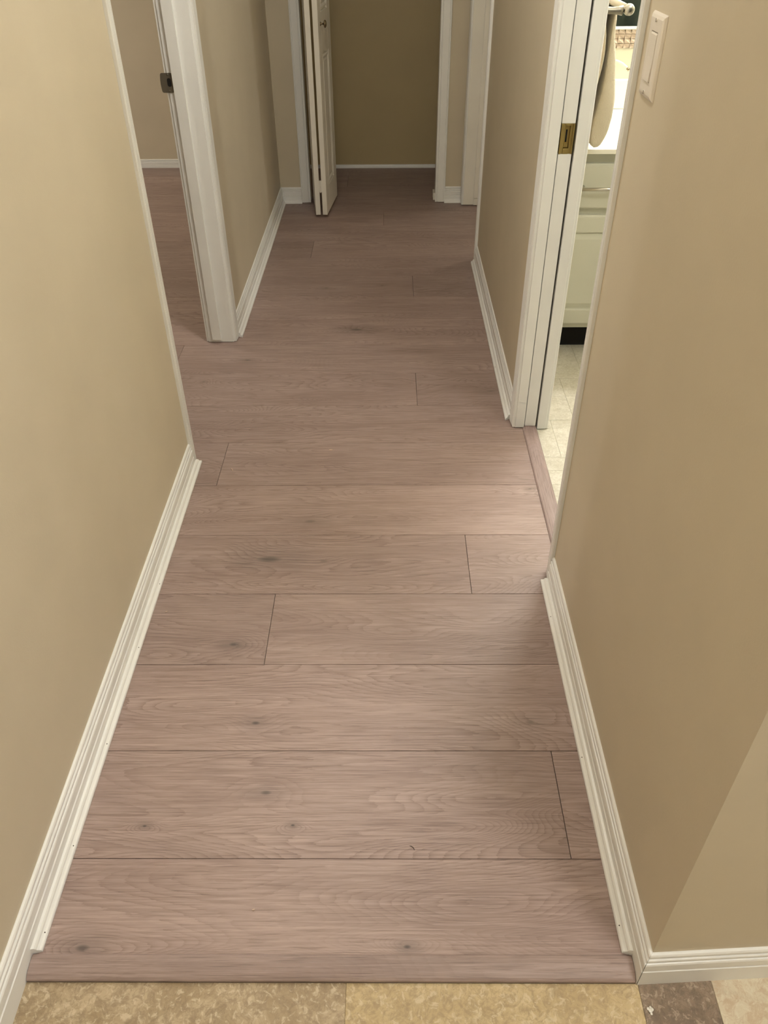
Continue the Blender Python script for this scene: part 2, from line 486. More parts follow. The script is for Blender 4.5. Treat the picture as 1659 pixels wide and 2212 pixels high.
# reducer between planks and kitchen tile, threshold at the bathroom
bm = bmesh.new()
prof = [(0, -.0098), (0, -.004), (.004, -.0005), (.012, .0030), (.024, .0048), (.032, .0046), (.0375, .0032), (.0390, .0003), (.0390, -.0098)]
sweep(bm, prof, (XL + .0115, 0.5235, 0), (XR - .0115, 0.5235, 0), (0, 1, 0), (0, 0, 1))
tag(mesh_obj('trim_1', bm, M_WOOD_STRIP, smooth=False, bevel=.001), 'rounded wooden reducer strip between the planks and kitchen tile', 'floor trim', kind=S)
bm = bmesh.new()
prof = [(0, -.007), (0, .0022), (.003, .0048), (.012, .0058), (.033, .0058), (.042, .0046), (.045, .0020), (.045, -.0062)]
sweep(bm, prof, (0.4330, 1.509, 0), (0.4330, 2.34, 0), (1, 0, 0), (0, 0, 1))
tag(mesh_obj('trim_2', bm, M_WOOD_TMOLD), 'wooden threshold strip across the bathroom doorway', 'floor trim', kind=S)

# ------------------------------------------------------------------ baseboards
BASE = [(0, 0), (.0110, 0), (.0110, .0355), (.0082, .0372), (.0082, .0386), (.0104, .0402), (.0104, .0575), (.0092, .0605), (.0048, .0618), (.0048, .0632), (.0080, .0650), (.0080, .0690), (.0068, .0705), (.0030, .0716), (.0030, .0730), (.0062, .0750), (.0058, .0790), (.0042, .0818), (.0015, .083), (0, .083)]
SHOE = [(0, .0005), (.0150, .0005), (.0152, .0045), (.0138, .0070), (.0105, .0088), (.0080, .0110), (.0068, .0145), (.0045, .0172), (.0015, .0180), (0, .0180)]
def baseboard(name, label, P0, P1, nrm, z0=-.0115, m0=0, m1=0, shoe=None, s0=0.0, s1=0.0, holes=(), prof=BASE, top=0):
    bm = bmesh.new()
    pr = [(a, b if b > 0 else z0) for a, b in prof]
    sweep(bm, pr, (P0[0], P0[1], 0), (P1[0], P1[1], 0), nrm, (0, 0, 1), m0, m1)
    o = tag(mesh_obj(name, bm, M_TRIM), label, 'baseboard', kind=S)
    if shoe:
        a, b = shoe
        n = Vector(nrm)
        off = n * .0110
        bm = bmesh.new()
        sweep(bm, SHOE, Vector((a[0], a[1], 0)) + off, Vector((b[0], b[1], 0)) + off, nrm, (0, 0, 1), s0, s1)
        so = mesh_obj('shoe_moulding', bm, M_TRIM, o)
        d = (Vector((b[0], b[1], 0)) - Vector((a[0], a[1], 0)))
        for f in holes:
            c = Vector((a[0], a[1], 0)) + d * f + off + n * .0110 + Vector((0, 0, .0086))
            bm = bmesh.new()
            ax = (n + Vector((0, 0, 1.6))).normalized()
            lathe(bm, [(0, .0006), (.0011, .0004), (.0011, -.001), (0, -.001)], c, ax, 8)
            mesh_obj('nail_hole', bm, M_HOLE, so)
    return o

baseboard('baseboard_left', 'long white baseboard with shoe moulding along the near left wall', (XL, -3.2), (XL, 1.968), (1, 0, 0), shoe=((XL, .562), (XL, 1.979)), s0=.25, s1=.9, holes=(.022, .13, .285, .47, .62))
baseboard('baseboard_left_far', 'white baseboard with shoe moulding along the far left wall', (XL, 2.866), (XL, YB), (1, 0, 0), z0=0, m1=-1, shoe=((XL, 2.856), (XL, YB)), s0=-.5, s1=-2.4, holes=(.3, .7))
baseboard('baseboard_right', 'white baseboard with shoe moulding on the near right wall', (XR, YK - .002), (XR, 1.456), (-1, 0, 0), m0=-1.05, shoe=((XR, .562), (XR, 1.449)), s0=.25, s1=.6, holes=(.05, .42, .86))
baseboard('baseboard_right_far', 'white baseboard between the two right hand doorways', (XR, 2.241), (XR, 3.620), (-1, 0, 0), z0=0, shoe=((XR, 2.236), (XR, 3.622)), s0=-.6, s1=.3, holes=(.25,))
baseboard('baseboard_kitchen', 'white baseboard on the kitchen wall at the near right corner', K0[:2], K1[:2], kn, m0=-.95)
baseboard('baseboard_back_left', 'short white baseboard left of the closet casing', (XL, YB), (-.492, YB), (0, -1, 0), z0=0, m0=1, shoe=((XL, YB), (-.489, YB)), s0=1)
baseboard('baseboard_back_right', 'short white baseboard right of the closet casing', (.309, YB), (XR - .012, YB), (0, -1, 0), z0=0, shoe=((.306, YB), (.396, YB)))
LOWB = [(a * .9, b * .6) for a, b in BASE]
baseboard('baseboard_left_room', 'low white baseboard on the far wall of the left room', (-4.0, YLR), (XLB, YLR), (0, -1, 0), z0=0, prof=LOWB)
QTR = [(0, 0), (.010, 0), (.0098, .006), (.0085, .012), (.006, .017), (.002, .020), (0, .020)]
baseboard('baseboard_closet', 'thin white quarter round along the closet back wall', (XL, YC), (.62, YC), (0, -1, 0), z0=0, prof=QTR)
baseboard('baseboard_closet_side', 'white baseboard inside the closet beside the right jamb', (.62, YBB), (.62, YC), (-1, 0, 0), z0=0)

# ------------------------------------------------------------------ door frames
CAS = [(0, 0), (0, .0070), (.0030, .0090), (.0085, .0090), (.0100, .0060), (.0115, .0060), (.0135, .0095), (.0170, .0100), (.0400, .0118), (.0445, .0122), (.0460, .0092), (.0475, .0092), (.0490, .0116), (.0530, .0110), (.0545, .0090), (.0545, 0)]   # (distance from the opening, depth)
def casing(parent, o, w_dir, nrm, z0=.003, z1=DH + .055, w=None, ds=1.0):
    """vertical casing; o = (x, y) of the inner edge on the wall face"""
    bm = bmesh.new()
    s = 1.0 if w is None else w / .0545
    wd, n = Vector(w_dir), Vector(nrm)
    A = wd; prof = [(a * s, b * ds) for a, b in CAS]
    sweep(bm, prof, (o[0], o[1], z0), (o[0], o[1], z1), A, n)
    return mesh_obj('casing', bm, M_TRIM, parent)
def head_casing(parent, p0, p1, nrm):
    bm = bmesh.new()
    sweep(bm, CAS, (p0[0], p0[1], DH + .003), (p1[0], p1[1], DH + .003), (0, 0, 1), nrm)
    return mesh_obj('head_casing', bm, M_TRIM, parent)
def part(parent, name, mat, *bx, bevel=.0012):
    return mesh_obj(name, boxes(*bx), mat, parent, bevel=bevel)

# left doorway
d1 = empty('door_1', (XL - .05, 2.426, 0)); tag(d1, 'white door frame of the open left doorway with strike plate', 'door frame', kind=S)
part(d1, 'jamb', M_TRIM, (XLB, XL, 2.807, 2.825, .0025, DH + .018))
part(d1, 'jamb', M_TRIM, (XLB, XL, 2.006, 2.024, .0025, DH + .018))
part(d1, 'head_jamb', M_TRIM, (XLB, XL, 2.024, 2.807, DH, DH + .018))
part(d1, 'door_stop', M_TRIM, (-.688, -.653, 2.796, 2.8072, .016, DH))
part(d1, 'door_stop', M_TRIM, (-.688, -.653, 2.0238, 2.035, .016, DH))
casing(d1, (XL, 2.0040), (0, -1, 0), (1, 0, 0), w=.0380, ds=.8)
casing(d1, (XL, 2.8120), (0, 1, 0), (1, 0, 0))
casing(d1, (XLB, 2.0205), (0, -1, 0), (-1, 0, 0))
casing(d1, (XLB, 2.8120), (0, 1, 0), (-1, 0, 0))
head_casing(d1, (XL, 1.968), (XL, 2.8665), (1, 0, 0))

# strike plate: rounded plate with curved lip, latch hole and two screws
def rounded(pts, rads, n=6):
    out = []
    N = len(pts)
    for i, (p, r) in enumerate(zip(pts, rads)):
        p = Vector(p).to_2d() if len(p) == 3 else Vector(p)
        a = (Vector(pts[i - 1]) - p).normalized(); b = (Vector(pts[(i + 1) % N]) - p).normalized()
        for k in range(n + 1):
            t = k / n
            out.append((p + a * r * (1 - t) ** 2 + b * r * t ** 2)[:])
    return out
def plate_with_hole(bm, outline, hole, to3, t):
    """flat plate with one hole, thickness t; to3(u, v, depth)"""
    def loop(pts, d): return [bm.verts.new(to3(u, v, d)) for u, v in pts]
    for d in (0, t):
        o_, h_ = loop(outline, d), loop(hole, d)
        es = [bm.edges.new((l[i], l[(i + 1) % len(l)])) for l in (o_, h_) for i in range(len(l))]
        bmesh.ops.triangle_fill(bm, edges=es, use_beauty=True)
        if d == 0: o0, h0 = o_, h_
    for A_, B_ in ((o0, o_), (h0, h_)):
        for i in range(len(A_)):
            j = (i + 1) % len(A_)
            bm.faces.new((A_[i], A_[j], B_[j], B_[i]))
out = rounded([(-.7255, .9305), (-.7300, .9020), (-.7265, .8740), (-.6885, .8740), (-.6885, .9305)], [.006, .020, .006, .006, .006])
hole = [(-.7005 + .0065 * math.cos(a), .9035 + (.0065 if math.sin(a) > 0 else -.0065) + .0060 * math.sin(a)) for a in [2 * math.pi * k / 20 for k in range(20)]]
bm = bmesh.new()
def to3(u, v, d):
    lip = max(0, (-.710 - u)) ** 2 * 3
    return (u, 2.8068 - d + lip, v)
plate_with_hole(bm, out, hole, to3, .0018)
sp = tag(mesh_obj('strike_plate', bm, M_BRONZE, d1), 'dark bronze strike plate with latch hole')
mesh_obj('latch_hole_shade', boxes((-.708, -.693, 2.8066, 2.8070, .888, .919)), M_BLACK, sp)  # black patch behind the plate, paints the dark of the latch hole
for z in (.9255, .8790):
    bm = lathe(bmesh.new(), [(0, .0022), (.0022, .0020), (.0030, .0014), (.0030, 0)], (-.7025, 2.8052, z), (0, -1, 0), 10)
    mesh_obj('screw', bm, M_BRONZE, sp, True)

# bathroom doorway (split jamb of the pocket door)
d2 = empty('door_2', (XR + .05, 1.848, 0)); tag(d2, 'white split jamb door frame of the bathroom doorway', 'door frame', kind=S)
part(d2, 'jamb', M_TRIM, (XR, .4370, 2.180, 2.198, .003, DH))
part(d2, 'jamb', M_TRIM, (.4798, XRB, 2.180, 2.198, -.003, DH))
part(d2, 'jamb', M_TRIM, (XR, XRB, 1.490, 1.508, .003, DH + .018))
part(d2, 'head_jamb', M_TRIM, (XR, XRB, 1.508, 2.180, DH, DH + .018))
casing(d2, (XR, 2.1835), (0, 1, 0), (-1, 0, 0))
casing(d2, (XR, 1.4880), (0, -1, 0), (-1, 0, 0), w=.0310, ds=.75)
casing(d2, (XRB, 2.1835), (0, 1, 0), (1, 0, 0), z0=-.003)
casing(d2, (XRB, 1.5050), (0, -1, 0), (1, 0, 0), z0=-.003)
head_casing(d2, (XR, 1.456), (XR, 2.238), (-1, 0, 0))

# far right doorway
d3 = empty('door_3', (XR + .05, 4.078, 0)); tag(d3, 'white door frame of the far right doorway beside the closet', 'door frame', kind=S)
part(d3, 'jamb', M_TRIM_FAR, (XR, XRB, 4.476, 4.494, .004, DH + .018))
part(d3, 'jamb', M_TRIM_FAR, (XR, XRB, 3.662, 3.680, .003, DH + .018))
part(d3, 'head_jamb', M_TRIM_FAR, (XR, XRB, 3.680, 4.476, DH, DH + .018))
part(d3, 'door_stop', M_TRIM_FAR, (.4640, .503, 4.4685, 4.4762, .042, DH))
part(d3, 'door_stop', M_TRIM_FAR, (.4640, .503, 4.4685, 4.4762, .004, .0375))
part(d3, 'door_stop', M_TRIM_FAR, (.455, .490, 3.6798, 3.690, .010, DH))
casing(d3, (XR, 4.4800), (0, 1, 0), (-1, 0, 0))
casing(d3, (XR, 3.6760), (0, -1, 0), (-1, 0, 0))
head_casing(d3, (XR, 3.6215), (XR, 4.5345), (-1, 0, 0))

# closet opening
d4 = empty('door_4', (-.09, YB + .05, 0)); tag(d4, 'white casing around the closet opening at the hallway end', 'door frame', kind=S)
part(d4, 'jamb', M_TRIM_FAR, (-.461, -.443, YB, YBB, .003, DH + .018))
part(d4, 'jamb', M_TRIM_FAR, (.257, .275, YB, YBB, .003, DH + .018))
part(d4, 'head_jamb', M_TRIM_FAR, (-.443, .257, YB, YBB, DH, DH + .018))
casing(d4, (-.4405, YB), (-1, 0, 0), (0, -1, 0), w=.0515)
casing(d4, (.2550, YB), (1, 0, 0), (0, -1, 0))
head_casing(d4, (-.492, YB), (.3095, YB), (0, -1, 0))
part(d4, 'block', M_TRIM_FAR, (.246, .258, YB + .03, YBB, .001, .040))

# ------------------------------------------------------------------ pocket door in the bathroom wall
pd = empty('pocket_door', (.457, 2.55, 0)); tag(pd, 'white pocket door slid into the wall, only its edge showing, with brass edge pull', 'door')
part(pd, 'door_leaf', M_TRIM, (.4395, .4745, 2.1835, 2.84, .0068, .8385), (.4395, .4745, 2.1835, 2.84, .9115, DH - .005), (.4395, .4745, 2.2035, 2.84, .8385, .9115))
ep = mesh_obj('edge_pull', boxes((.4398, .4440, 2.1815, 2.203, .8390, .9110), (.4700, .4742, 2.1815, 2.203, .8390, .9110),      # outer flanges
                                 (.4440, .4500, 2.1850, 2.203, .8390, .9110), (.4640, .4700, 2.1850, 2.203, .8390, .9110),
                                 (.4500, .4640, 2.1830, 2.203, .9065, .9110), (.4500, .4640, 2.1830, 2.203, .8390, .8520),
                                 (.4500, .4640, 2.1960, 2.203, .8520, .9065)), M_BRASS, pd, bevel=.0006)
tag(ep, 'worn brass edge pull with recessed finger slot')
mesh_obj('finger_slot_shade', boxes((.4550, .4590, 2.1955, 2.1962, .8650, .8950)), M_BLACK, ep)  # black patch painting the dark of the slot
mesh_obj('pull_lever', boxes((.4515, .4625, 2.1905, 2.196, .8535, .8630)), M_BRASS, ep, bevel=.0006)

# ------------------------------------------------------------------ bifold closet door
bd = empty('bifold_door', (-.365, 4.45, 0)); tag(bd, 'white folded bifold closet door with small round knob', 'door')
def leaf(ax, ay, bx_, by_, side):
    """leaf from hinge end a (near) to b (far); side = +1 when its outer face looks to +x"""
    A, B = Vector((ax, ay, 0)), Vector((bx_, by_, 0))
    d = (B - A).normalized(); L = (B - A).length
    n = Vector((d.y, -d.x, 0)) * side          # outward
    T = .0255
    def bx3(bm, u0, u1, t0, t1, z0, z1):
        vs = []
        for z in (z0, z1):
            for t in (t0, t1):
                for u in (u0, u1):
                    vs.append(bm.verts.new(A + d * u - n * t + Vector((0, 0, z))))
        for f in ((0, 2, 3, 1), (4, 5, 7, 6), (0, 1, 5, 4), (2, 6, 7, 3), (0, 4, 6, 2), (1, 3, 7, 5)):
            bm.faces.new([vs[i] for i in f])
    z0, z1 = .0170, 2.01
    bm = bmesh.new(); bx3(bm, .03, L - .03, .008, T - .008, z0 + .03, z1 - .03)
    lf = mesh_obj('door_leaf', bm, M_TRIM_FAR, bd)
    sw = .085
    for u0, u1 in ((0, sw), (L - sw, L)):
        bm = bmesh.new(); bx3(bm, u0, u1, 0, T, z0, z1); mesh_obj('stile', bm, M_TRIM_FAR, lf, bevel=.002)
    for a, b in ((z0, .150), (.755, .930), (1.90, z1)):
        bm = bmesh.new(); bx3(bm, sw, L - sw, 0, T, a, b); mesh_obj('rail', bm, M_TRIM_FAR, lf, bevel=.002)
    for a, b in ((.150, .755), (.930, 1.90)):
        bm = bmesh.new()
        u0, u1 = sw + .006, L - sw - .006
        ring = []
        for ins, dep in ((0, .0080), (.004, .0005), (.011, .0005), (.020, .0062), (.030, .0025)):
            ring.append([bm.verts.new(A + d * u - n * dep + Vector((0, 0, z))) for u, z in ((u0 + ins, a + .006 + ins), (u1 - ins, a + .006 + ins), (u1 - ins, b - .006 - ins), (u0 + ins, b - .006 - ins))])
        for r0, r1 in zip(ring[:-1], ring[1:]):
            for i in range(4):
                j = (i + 1) % 4
                bm.faces.new((r0[i], r0[j], r1[j], r1[i]))
        bm.faces.new(ring[-1])
        bk = [bm.verts.new(A + d * u - n * .0125 + Vector((0, 0, z))) for u, z in ((u0, a + .006), (u1, a + .006), (u1, b - .006), (u0, b - .006))]
        for i in range(4):
            j = (i + 1) % 4
            bm.faces.new((bk[i], bk[j], ring[0][j], ring[0][i]))
        bm.faces.new(bk[::-1])
        mesh_obj('raised_panel', bm, M_TRIM_FAR, lf)
    return lf, A, d, n
lR, A, d, n = leaf(-.3312, 4.2750, -.2965, 4.6180, 1)
lL, A2, d2_, n2 = leaf(-.3925, 4.2750, -.4325, 4.6050, -1)
kp = A + d * .060 + Vector((0, 0, .884))
bm = lathe(bmesh.new(), [(0, 0), (.0095, 0), (.0095, .0015), (.0045, .004), (.0040, .013), (.0065, .0165), (.0135, .0185), (.0165, .0215), (.0160, .0250), (.0110, .0285), (0, .0300)], kp, n, 24)
tag(mesh_obj('knob', bm, M_DARKMETAL, bd, True), 'small round dark metal knob')
for zc in (.163, 1.015, 1.85):
    bm = bmesh.new()
    lathe(bm, [(0, -.030), (.0040, -.030), (.0040, .030), (0, .030)], (-.3618, 4.2745, zc), (0, 0, 1), 10)
    box(bm, -.3680, -.3555, 4.2762, 4.2850, zc - .028, zc + .028)
    mesh_obj('hinge', bm, M_TRIM_FAR, bd)

# ------------------------------------------------------------------ light switch
ls = empty('light_switch', (XR, 1.384, 1.178)); tag(ls, 'off-white rocker light switch on the near right wall', 'light switch')
yc, zc = 1.3840, 1.178
bm = bmesh.new()
rings = []
for ins, dep in ((0, 0), (0, .0012), (.0030, .0042), (.0070, .0058), (.0095, .0060)):
    rings.append([bm.verts.new((XR - dep, yc + sy * (.0375 - ins), zc + sz * (.0575 - ins))) for sy, sz in ((-1, -1), (1, -1), (1, 1), (-1, 1))])
hole_r = [bm.verts.new((XR - .0060, yc + sy * .0168, zc + sz * .0335)) for sy, sz in ((-1, -1), (1, -1), (1, 1), (-1, 1))]
hole_b = [bm.verts.new((XR - .0005, yc + sy * .0168, zc + sz * .0335)) for sy, sz in ((-1, -1), (1, -1), (1, 1), (-1, 1))]
rings += [hole_r, hole_b]
for r0, r1 in zip(rings[:-1], rings[1:]):
    for i in range(4):
        bm.faces.new((r0[i], r0[(i + 1) % 4], r1[(i + 1) % 4], r1[i]))
bm.faces.new(rings[-1])
mesh_obj('plate', bm, M_SWITCH, ls, bevel=.0008)
bm = bmesh.new()
sweep(bm, [(0.0010, .0325), (.0058, .0325), (.0068, .0300), (.0064, 0), (.0082, -.0325), (.0010, -.0325)], (XR, yc - .0157, zc), (XR, yc + .0157, zc), (-1, 0, 0), (0, 0, 1))
mesh_obj('rocker', bm, M_SWITCH, ls, bevel=.0005)
for s in (-1, 1):
    bm = lathe(bmesh.new(), [(0, .0015), (.0024, .0012), (.0030, 0)], (XR - .0058, yc, zc + s * .0485), (-1, 0, 0), 12)
    sc = mesh_obj('screw', bm, M_SWITCH, ls, True)
    mesh_obj('slot', boxes((XR - .0076, XR - .0071, yc - .0004, yc + .0004, zc + s * .0485 - .0024, zc + s * .0485 + .0024)), M_SLOT_SHADE, sc)  # dark strip on the screw head, stands for the slot's shade

# ------------------------------------------------------------------ bathroom vanity
vx0, vx1, vy = .525, 1.75, 2.722
va = empty('bathroom_vanity', (1.13, 3.0, 0)); tag(va, 'pale green white bathroom vanity cabinet with bar handle beyond the doorway', 'vanity')
part(va, 'body', M_VANITY, (vx0, vx0 + .018, vy + .018, YBA - .002, .098, .711), (vx1 - .018, vx1, vy + .018, YBA - .002, .098, .711),
     (vx0 + .018, vx1 - .018, vy + .018, YBA - .002, .098, .114), (vx0, vx1, vy, vy + .018, .098, .711))
part(va, 'toe_kick', M_TOEKICK, (vx0, vx1, vy + .066, vy + .08, -.006, .098), (vx0, vx0 + .02, vy + .08, YBA - .002, -.006, .098))
def shaker(x0, x1, z0, z1, name, raised):
    y1, y0 = vy, vy - .019
    bm = bmesh.new()
    if not raised:
        ring = []
        for ins, dep in ((0, 0), (0, -.014), (.004, -.018), (.008, -.019)):
            ring.append([bm.verts.new((x, y1 + dep, z)) for x, z in ((x0 + ins, z0 + ins), (x1 - ins, z0 + ins), (x1 - ins, z1 - ins), (x0 + ins, z1 - ins))])
    else:
        ring = []
        for ins, dep in ((0, 0), (0, -.014), (.004, -.018), (.008, -.019), (.056, -.019), (.059, -.011), (.064, -.011), (.080, -.0165), (.082, -.017)):
            ring.append([bm.verts.new((x, y1 + dep, z)) for x, z in ((x0 + ins, z0 + ins), (x1 - ins, z0 + ins), (x1 - ins, z1 - ins), (x0 + ins, z1 - ins))])
    for r0, r1 in zip(ring[:-1], ring[1:]):
        for i in range(4):
            bm.faces.new((r0[i], r0[(i + 1) % 4], r1[(i + 1) % 4], r1[i]))
    bm.faces.new(ring[-1]); bm.faces.new(ring[0][::-1])
    return mesh_obj(name, bm, M_VANITY, va)
for i, (a, b) in enumerate(((vx0 + .02, .93), (.95, 1.33), (1.35, 1.73))):
    dr = shaker(a, b, .535, .678, 'drawer', False)
    shaker(a, b, .118, .513, 'cabinet_door', True)
    hx = (.62, .83) if i == 0 else (a + .08, b - .08)
    bm = tube(bmesh.new(), [(hx[0], vy - .046, .606), (hx[1], vy - .046, .606)], .0055, 12)
    h = mesh_obj('handle', bm, M_CHROME, dr, True)
    for px in (hx[0] + .02, .735 if i == 0 else hx[1] - .02):
        mesh_obj('handle_post', tube(bmesh.new(), [(px, vy - .046, .608), (px, vy - .018, .608)], .004, 10), M_CHROME, h, True)

# countertop with integral bowl and backsplash
ct = empty('countertop', (1.13, 3.0, .7)); tag(ct, 'glossy white vanity countertop with low backsplash under the towel', 'countertop')
bm = bmesh.new()
cx, cy, rx, ry = 1.13, 2.98, .24, .17
N = 48
z1 = .726
outer = []
for k in range(N):
    a = 2 * math.pi * k / N
    c_, s_ = math.cos(a), math.sin(a)
    hx, hy0, hy1 = (vx1 + .01 - cx) if c_ > 0 else (cx - .522), cy - 2.690, YBA - .004 - cy
    hy = hy1 if s_ > 0 else hy0
    t = min(hx / abs(c_) if abs(c_) > 1e-6 else 9, hy / abs(s_) if abs(s_) > 1e-6 else 9)
    outer.append((cx + c_ * t, cy + s_ * t))
lo = [bm.verts.new((x, y, .7115)) for x, y in outer]
hi = [bm.verts.new((x, y, z1)) for x, y in outer]
prev = hi
for f, dz in ((1.0, 0), (.96, -.012), (.85, -.07), (.6, -.11), (.2, -.125)):
    r = [bm.verts.new((cx + rx * f * math.cos(2 * math.pi * k / N), cy + ry * f * math.sin(2 * math.pi * k / N), z1 + dz)) for k in range(N)]
    for k in range(N):
        bm.faces.new((prev[k], prev[(k + 1) % N], r[(k + 1) % N], r[k]))
    prev = r
bm.faces.new(prev)
for k in range(N):
    bm.faces.new((lo[k], lo[(k + 1) % N], hi[(k + 1) % N], hi[k]))
# the slab needs its corners: add corner fillers by snapping the nearest rim vertices
for X in (.522, vx1 + .01):
    for Yv in (2.690, YBA - .004):
        for L in (lo, hi):
            v = min(L, key=lambda q: (q.co.x - X) ** 2 + (q.co.y - Yv) ** 2)
            v.co.x, v.co.y = X, Yv
mesh_obj('slab', bm, M_COUNTER, ct, bevel=.003)
part(ct, 'backsplash', M_COUNTER, (.522, vx1 + .01, 3.264, YBA - .0005, .7262, .826), bevel=.004)

# faucet with a thin gooseneck spout
fa = empty('faucet', (.775, 3.17, .726)); tag(fa, 'thin curved spout standing behind the towel at the vanity back', 'faucet')
mesh_obj('base', lathe(bmesh.new(), [(0, 0), (.020, 0), (.020, .006), (.010, .012), (.009, .05), (0, .05)], (.755, 3.175, .7262), (0, 0, 1), 18), M_CHROME, fa, True)
pts = [(.755, 3.175, .770), (.756, 3.172, .83), (.757, 3.168, .865), (.765, 3.160, .893), (.780, 3.143, .906), (.797, 3.125, .906), (.812, 3.108, .900), (.828, 3.092, .888)]
mesh_obj('spout', tube(bmesh.new(), pts, .0042, 10), M_COUNTER, fa, True)
mesh_obj('spout_tip', tube(bmesh.new(), [(.826, 3.094, .8895), (.8315, 3.089, .884)], .0050, 10), M_DARKMETAL, fa, True)

# mosaic strip on the bathroom wall
ms = mesh_obj('mosaic_strip', boxes((.525, 1.75, YBA - .004, YBA + .002, .9245, .9835)), M_GROUT)
tag(ms, 'band of small taupe relief tiles above the backsplash', 'tile band')
TW, TH = .0228, .01465
def mos_mesh(kind):
    a, b = TW / 2 - .0008, TH / 2 - .0007
    hts = (.0010, .0090, .0010, .0090) if kind == 0 else (.0090, .0010, .0090, .0010)
    bm = bmesh.new()
    q = [(-a, -b), (a, -b), (a, b), (-a, b)]
    lo = [bm.verts.new((x, 0, z)) for x, z in q]
    hi = [bm.verts.new((x, -h, z)) for (x, z), h in zip(q, hts)]
    for i in range(4):
        bm.faces.new((lo[i], lo[(i + 1) % 4], hi[(i + 1) % 4], hi[i]))
    bm.faces.new((hi[0], hi[1], hi[3])); bm.faces.new((hi[1], hi[2], hi[3]))
    bm.faces.new(lo[::-1])
    bmesh.ops.recalc_face_normals(bm, faces=bm.faces[:])
    me = bpy.data.meshes.new('mosaic_tile'); bm.to_mesh(me); bm.free()
    me.materials.append(M_MOSAIC)
    return me
mm = [mos_mesh(0), mos_mesh(1)]
for r in range(4):
    for c_ in range(34):
        o = bpy.data.objects.new('mosaic_tile', mm[(r + 1) % 2])
        o.location = (.537 + c_ * TW, YBA - .004, .9325 + r * TH)
        link(o); o.parent = ms

# mirror
mi = empty('mirror', (1.1, YBA, .985)); tag(mi, 'wall mirror with thin white lower edge above the mosaic tiles', 'mirror')
part(mi, 'glass', M_MIRROR, (.56, 1.75, YBA - .010, YBA - .004, .992, 1.78), bevel=0)
part(mi, 'frame', M_COUNTER, (.545, 1.765, YBA - .016, YBA - .0005, .9838, .9925), (.545, .560, YBA - .016, YBA - .0005, .9925, 1.795), (1.75, 1.765, YBA - .016, YBA - .0005, .9925, 1.795), (.56, 1.75, YBA - .016, YBA - .0005, 1.78, 1.795))

# towel bar on the bathroom side of the hall wall
TBX, TBZ, TBY = .6205, 1.1340, 2.402
tb = empty('towel_bar', (XRB, 2.65, TBZ)); tag(tb, 'brushed chrome towel bar with round end just inside the bathroom', 'towel bar')
mesh_obj('bar', tube(bmesh.new(), [(TBX, TBY, TBZ), (TBX, 2.93, TBZ)], .0095, 16), M_CHROME, tb, True)
for y in (TBY, 2.93):
    bm = bmesh.new()
    # flared arm: tall flange on the wall narrowing to a neck
    N = 16; prev = None
    for x, ry_, rz in ((XRB + .0002, .020, .024), (XRB + .006, .020, .0235), (XRB + .020, .014, .0160), (XRB + .040, .0100, .0115), (XRB + .058, .0085, .0088), (XRB + .072, .0080, .0082), (XRB + .086, .0085, .0095), (XRB + .0975, .0095, .0118), (XRB + .0985, .0050, .0060), (XRB + .105, .0050, .0060)):
        r = [bm.verts.new((x, y + ry_ * math.cos(2 * math.pi * k / N), TBZ - .002 + rz * math.sin(2 * math.pi * k / N))) for k in range(N)]
        if prev:
            for k in range(N): bm.faces.new((prev[k], prev[(k + 1) % N], r[(k + 1) % N], r[k]))
        else: bm.faces.new(r)
        prev = r
    bm.faces.new(prev)
    mesh_obj('bracket', bm, M_CHROME_SHADED, tb, True)
    s = -1 if y == TBY else 1
    bm = lathe(bmesh.new(), [(0, -.013), (.0095, -.0125), (.0130, -.009), (.0140, 0), (.0130, .009), (.0095, .0125), (0, .013)], (TBX, y, TBZ), (0, 1, 0), 20)
    mesh_obj('end_cap', bm, M_CHROME, tb, True)

# towel folded over the bar; cross-section of the near end, run back along the bar
tw_outer = [(.6225, 1.120), (.6238, 1.079), (.6300, 1.035), (.6390, .984), (.6480, .931), (.6510, .871), (.6470, .834), (.6420, .809), (.6330, .785), (.6256, .768)]
tw_inner = [(.6180, 1.116), (.6155, 1.088), (.6127, 1.063), (.6119, 1.037), (.6129, .978), (.6107, .933), (.6060, .885), (.6007, .859), (.5946, .829), (.5924, .764)]
tw_left = [(.5910, 1.118), (.5915, 1.105), (.5959, 1.079), (.6010, 1.044), (.6030, 1.007), (.5958, .963), (.5931, .932), (.5901, .884), (.5843, .834), (.5790, .790)]
bm = bmesh.new()
ny, rows = 22, []
for j in range(ny + 1):
    f = j / ny
    y = 2.600 + .28 * f
    sec = []
    arch = [(.6045 + .0135 * math.cos(a), 1.1250 + .0220 * math.sin(a)) for a in [math.pi * k / 8 for k in range(9)]]
    archo = [(.6045 + .0180 * math.cos(a), 1.1250 + .0265 * math.sin(a)) for a in [math.pi * k / 8 for k in range(9)]]
    left_in = [(x - .004 * f + .003 * math.sin(8 * z + 4 * f), z) for x, z in tw_left]
    left_out = [(x - .006 - .010 * (1.12 - z), z) for x, z in left_in]
    wave = .006 * math.sin(7 * f) + .004 * math.sin(15 * f + 1)
    ro = [(x + wave * (1.14 - z) * 3, z + .012 * math.sin(5 * f) * (1.14 - z)) for x, z in tw_outer]
    ri = [(x + wave * (1.14 - z) * 3, z + .012 * math.sin(5 * f) * (1.14 - z)) for x, z in tw_inner]
    sec = ro[::-1] + archo + left_out + left_in[::-1] + arch[::-1] + ri
    sec = [(x * 1.0300, 1.3845 - (1.3845 - z) * 1.0317) for x, z in sec]
    rows.append([bm.verts.new((x, y + .010 * math.sin(11 * z + 40 * x) * (1 if j == 0 else .3), z)) for x, z in sec])
n_ = len(rows[0])
for a, b in zip(rows[:-1], rows[1:]):
    for i in range(n_):
        k = (i + 1) % n_
        bm.faces.new((a[i], a[k], b[k], b[i]))
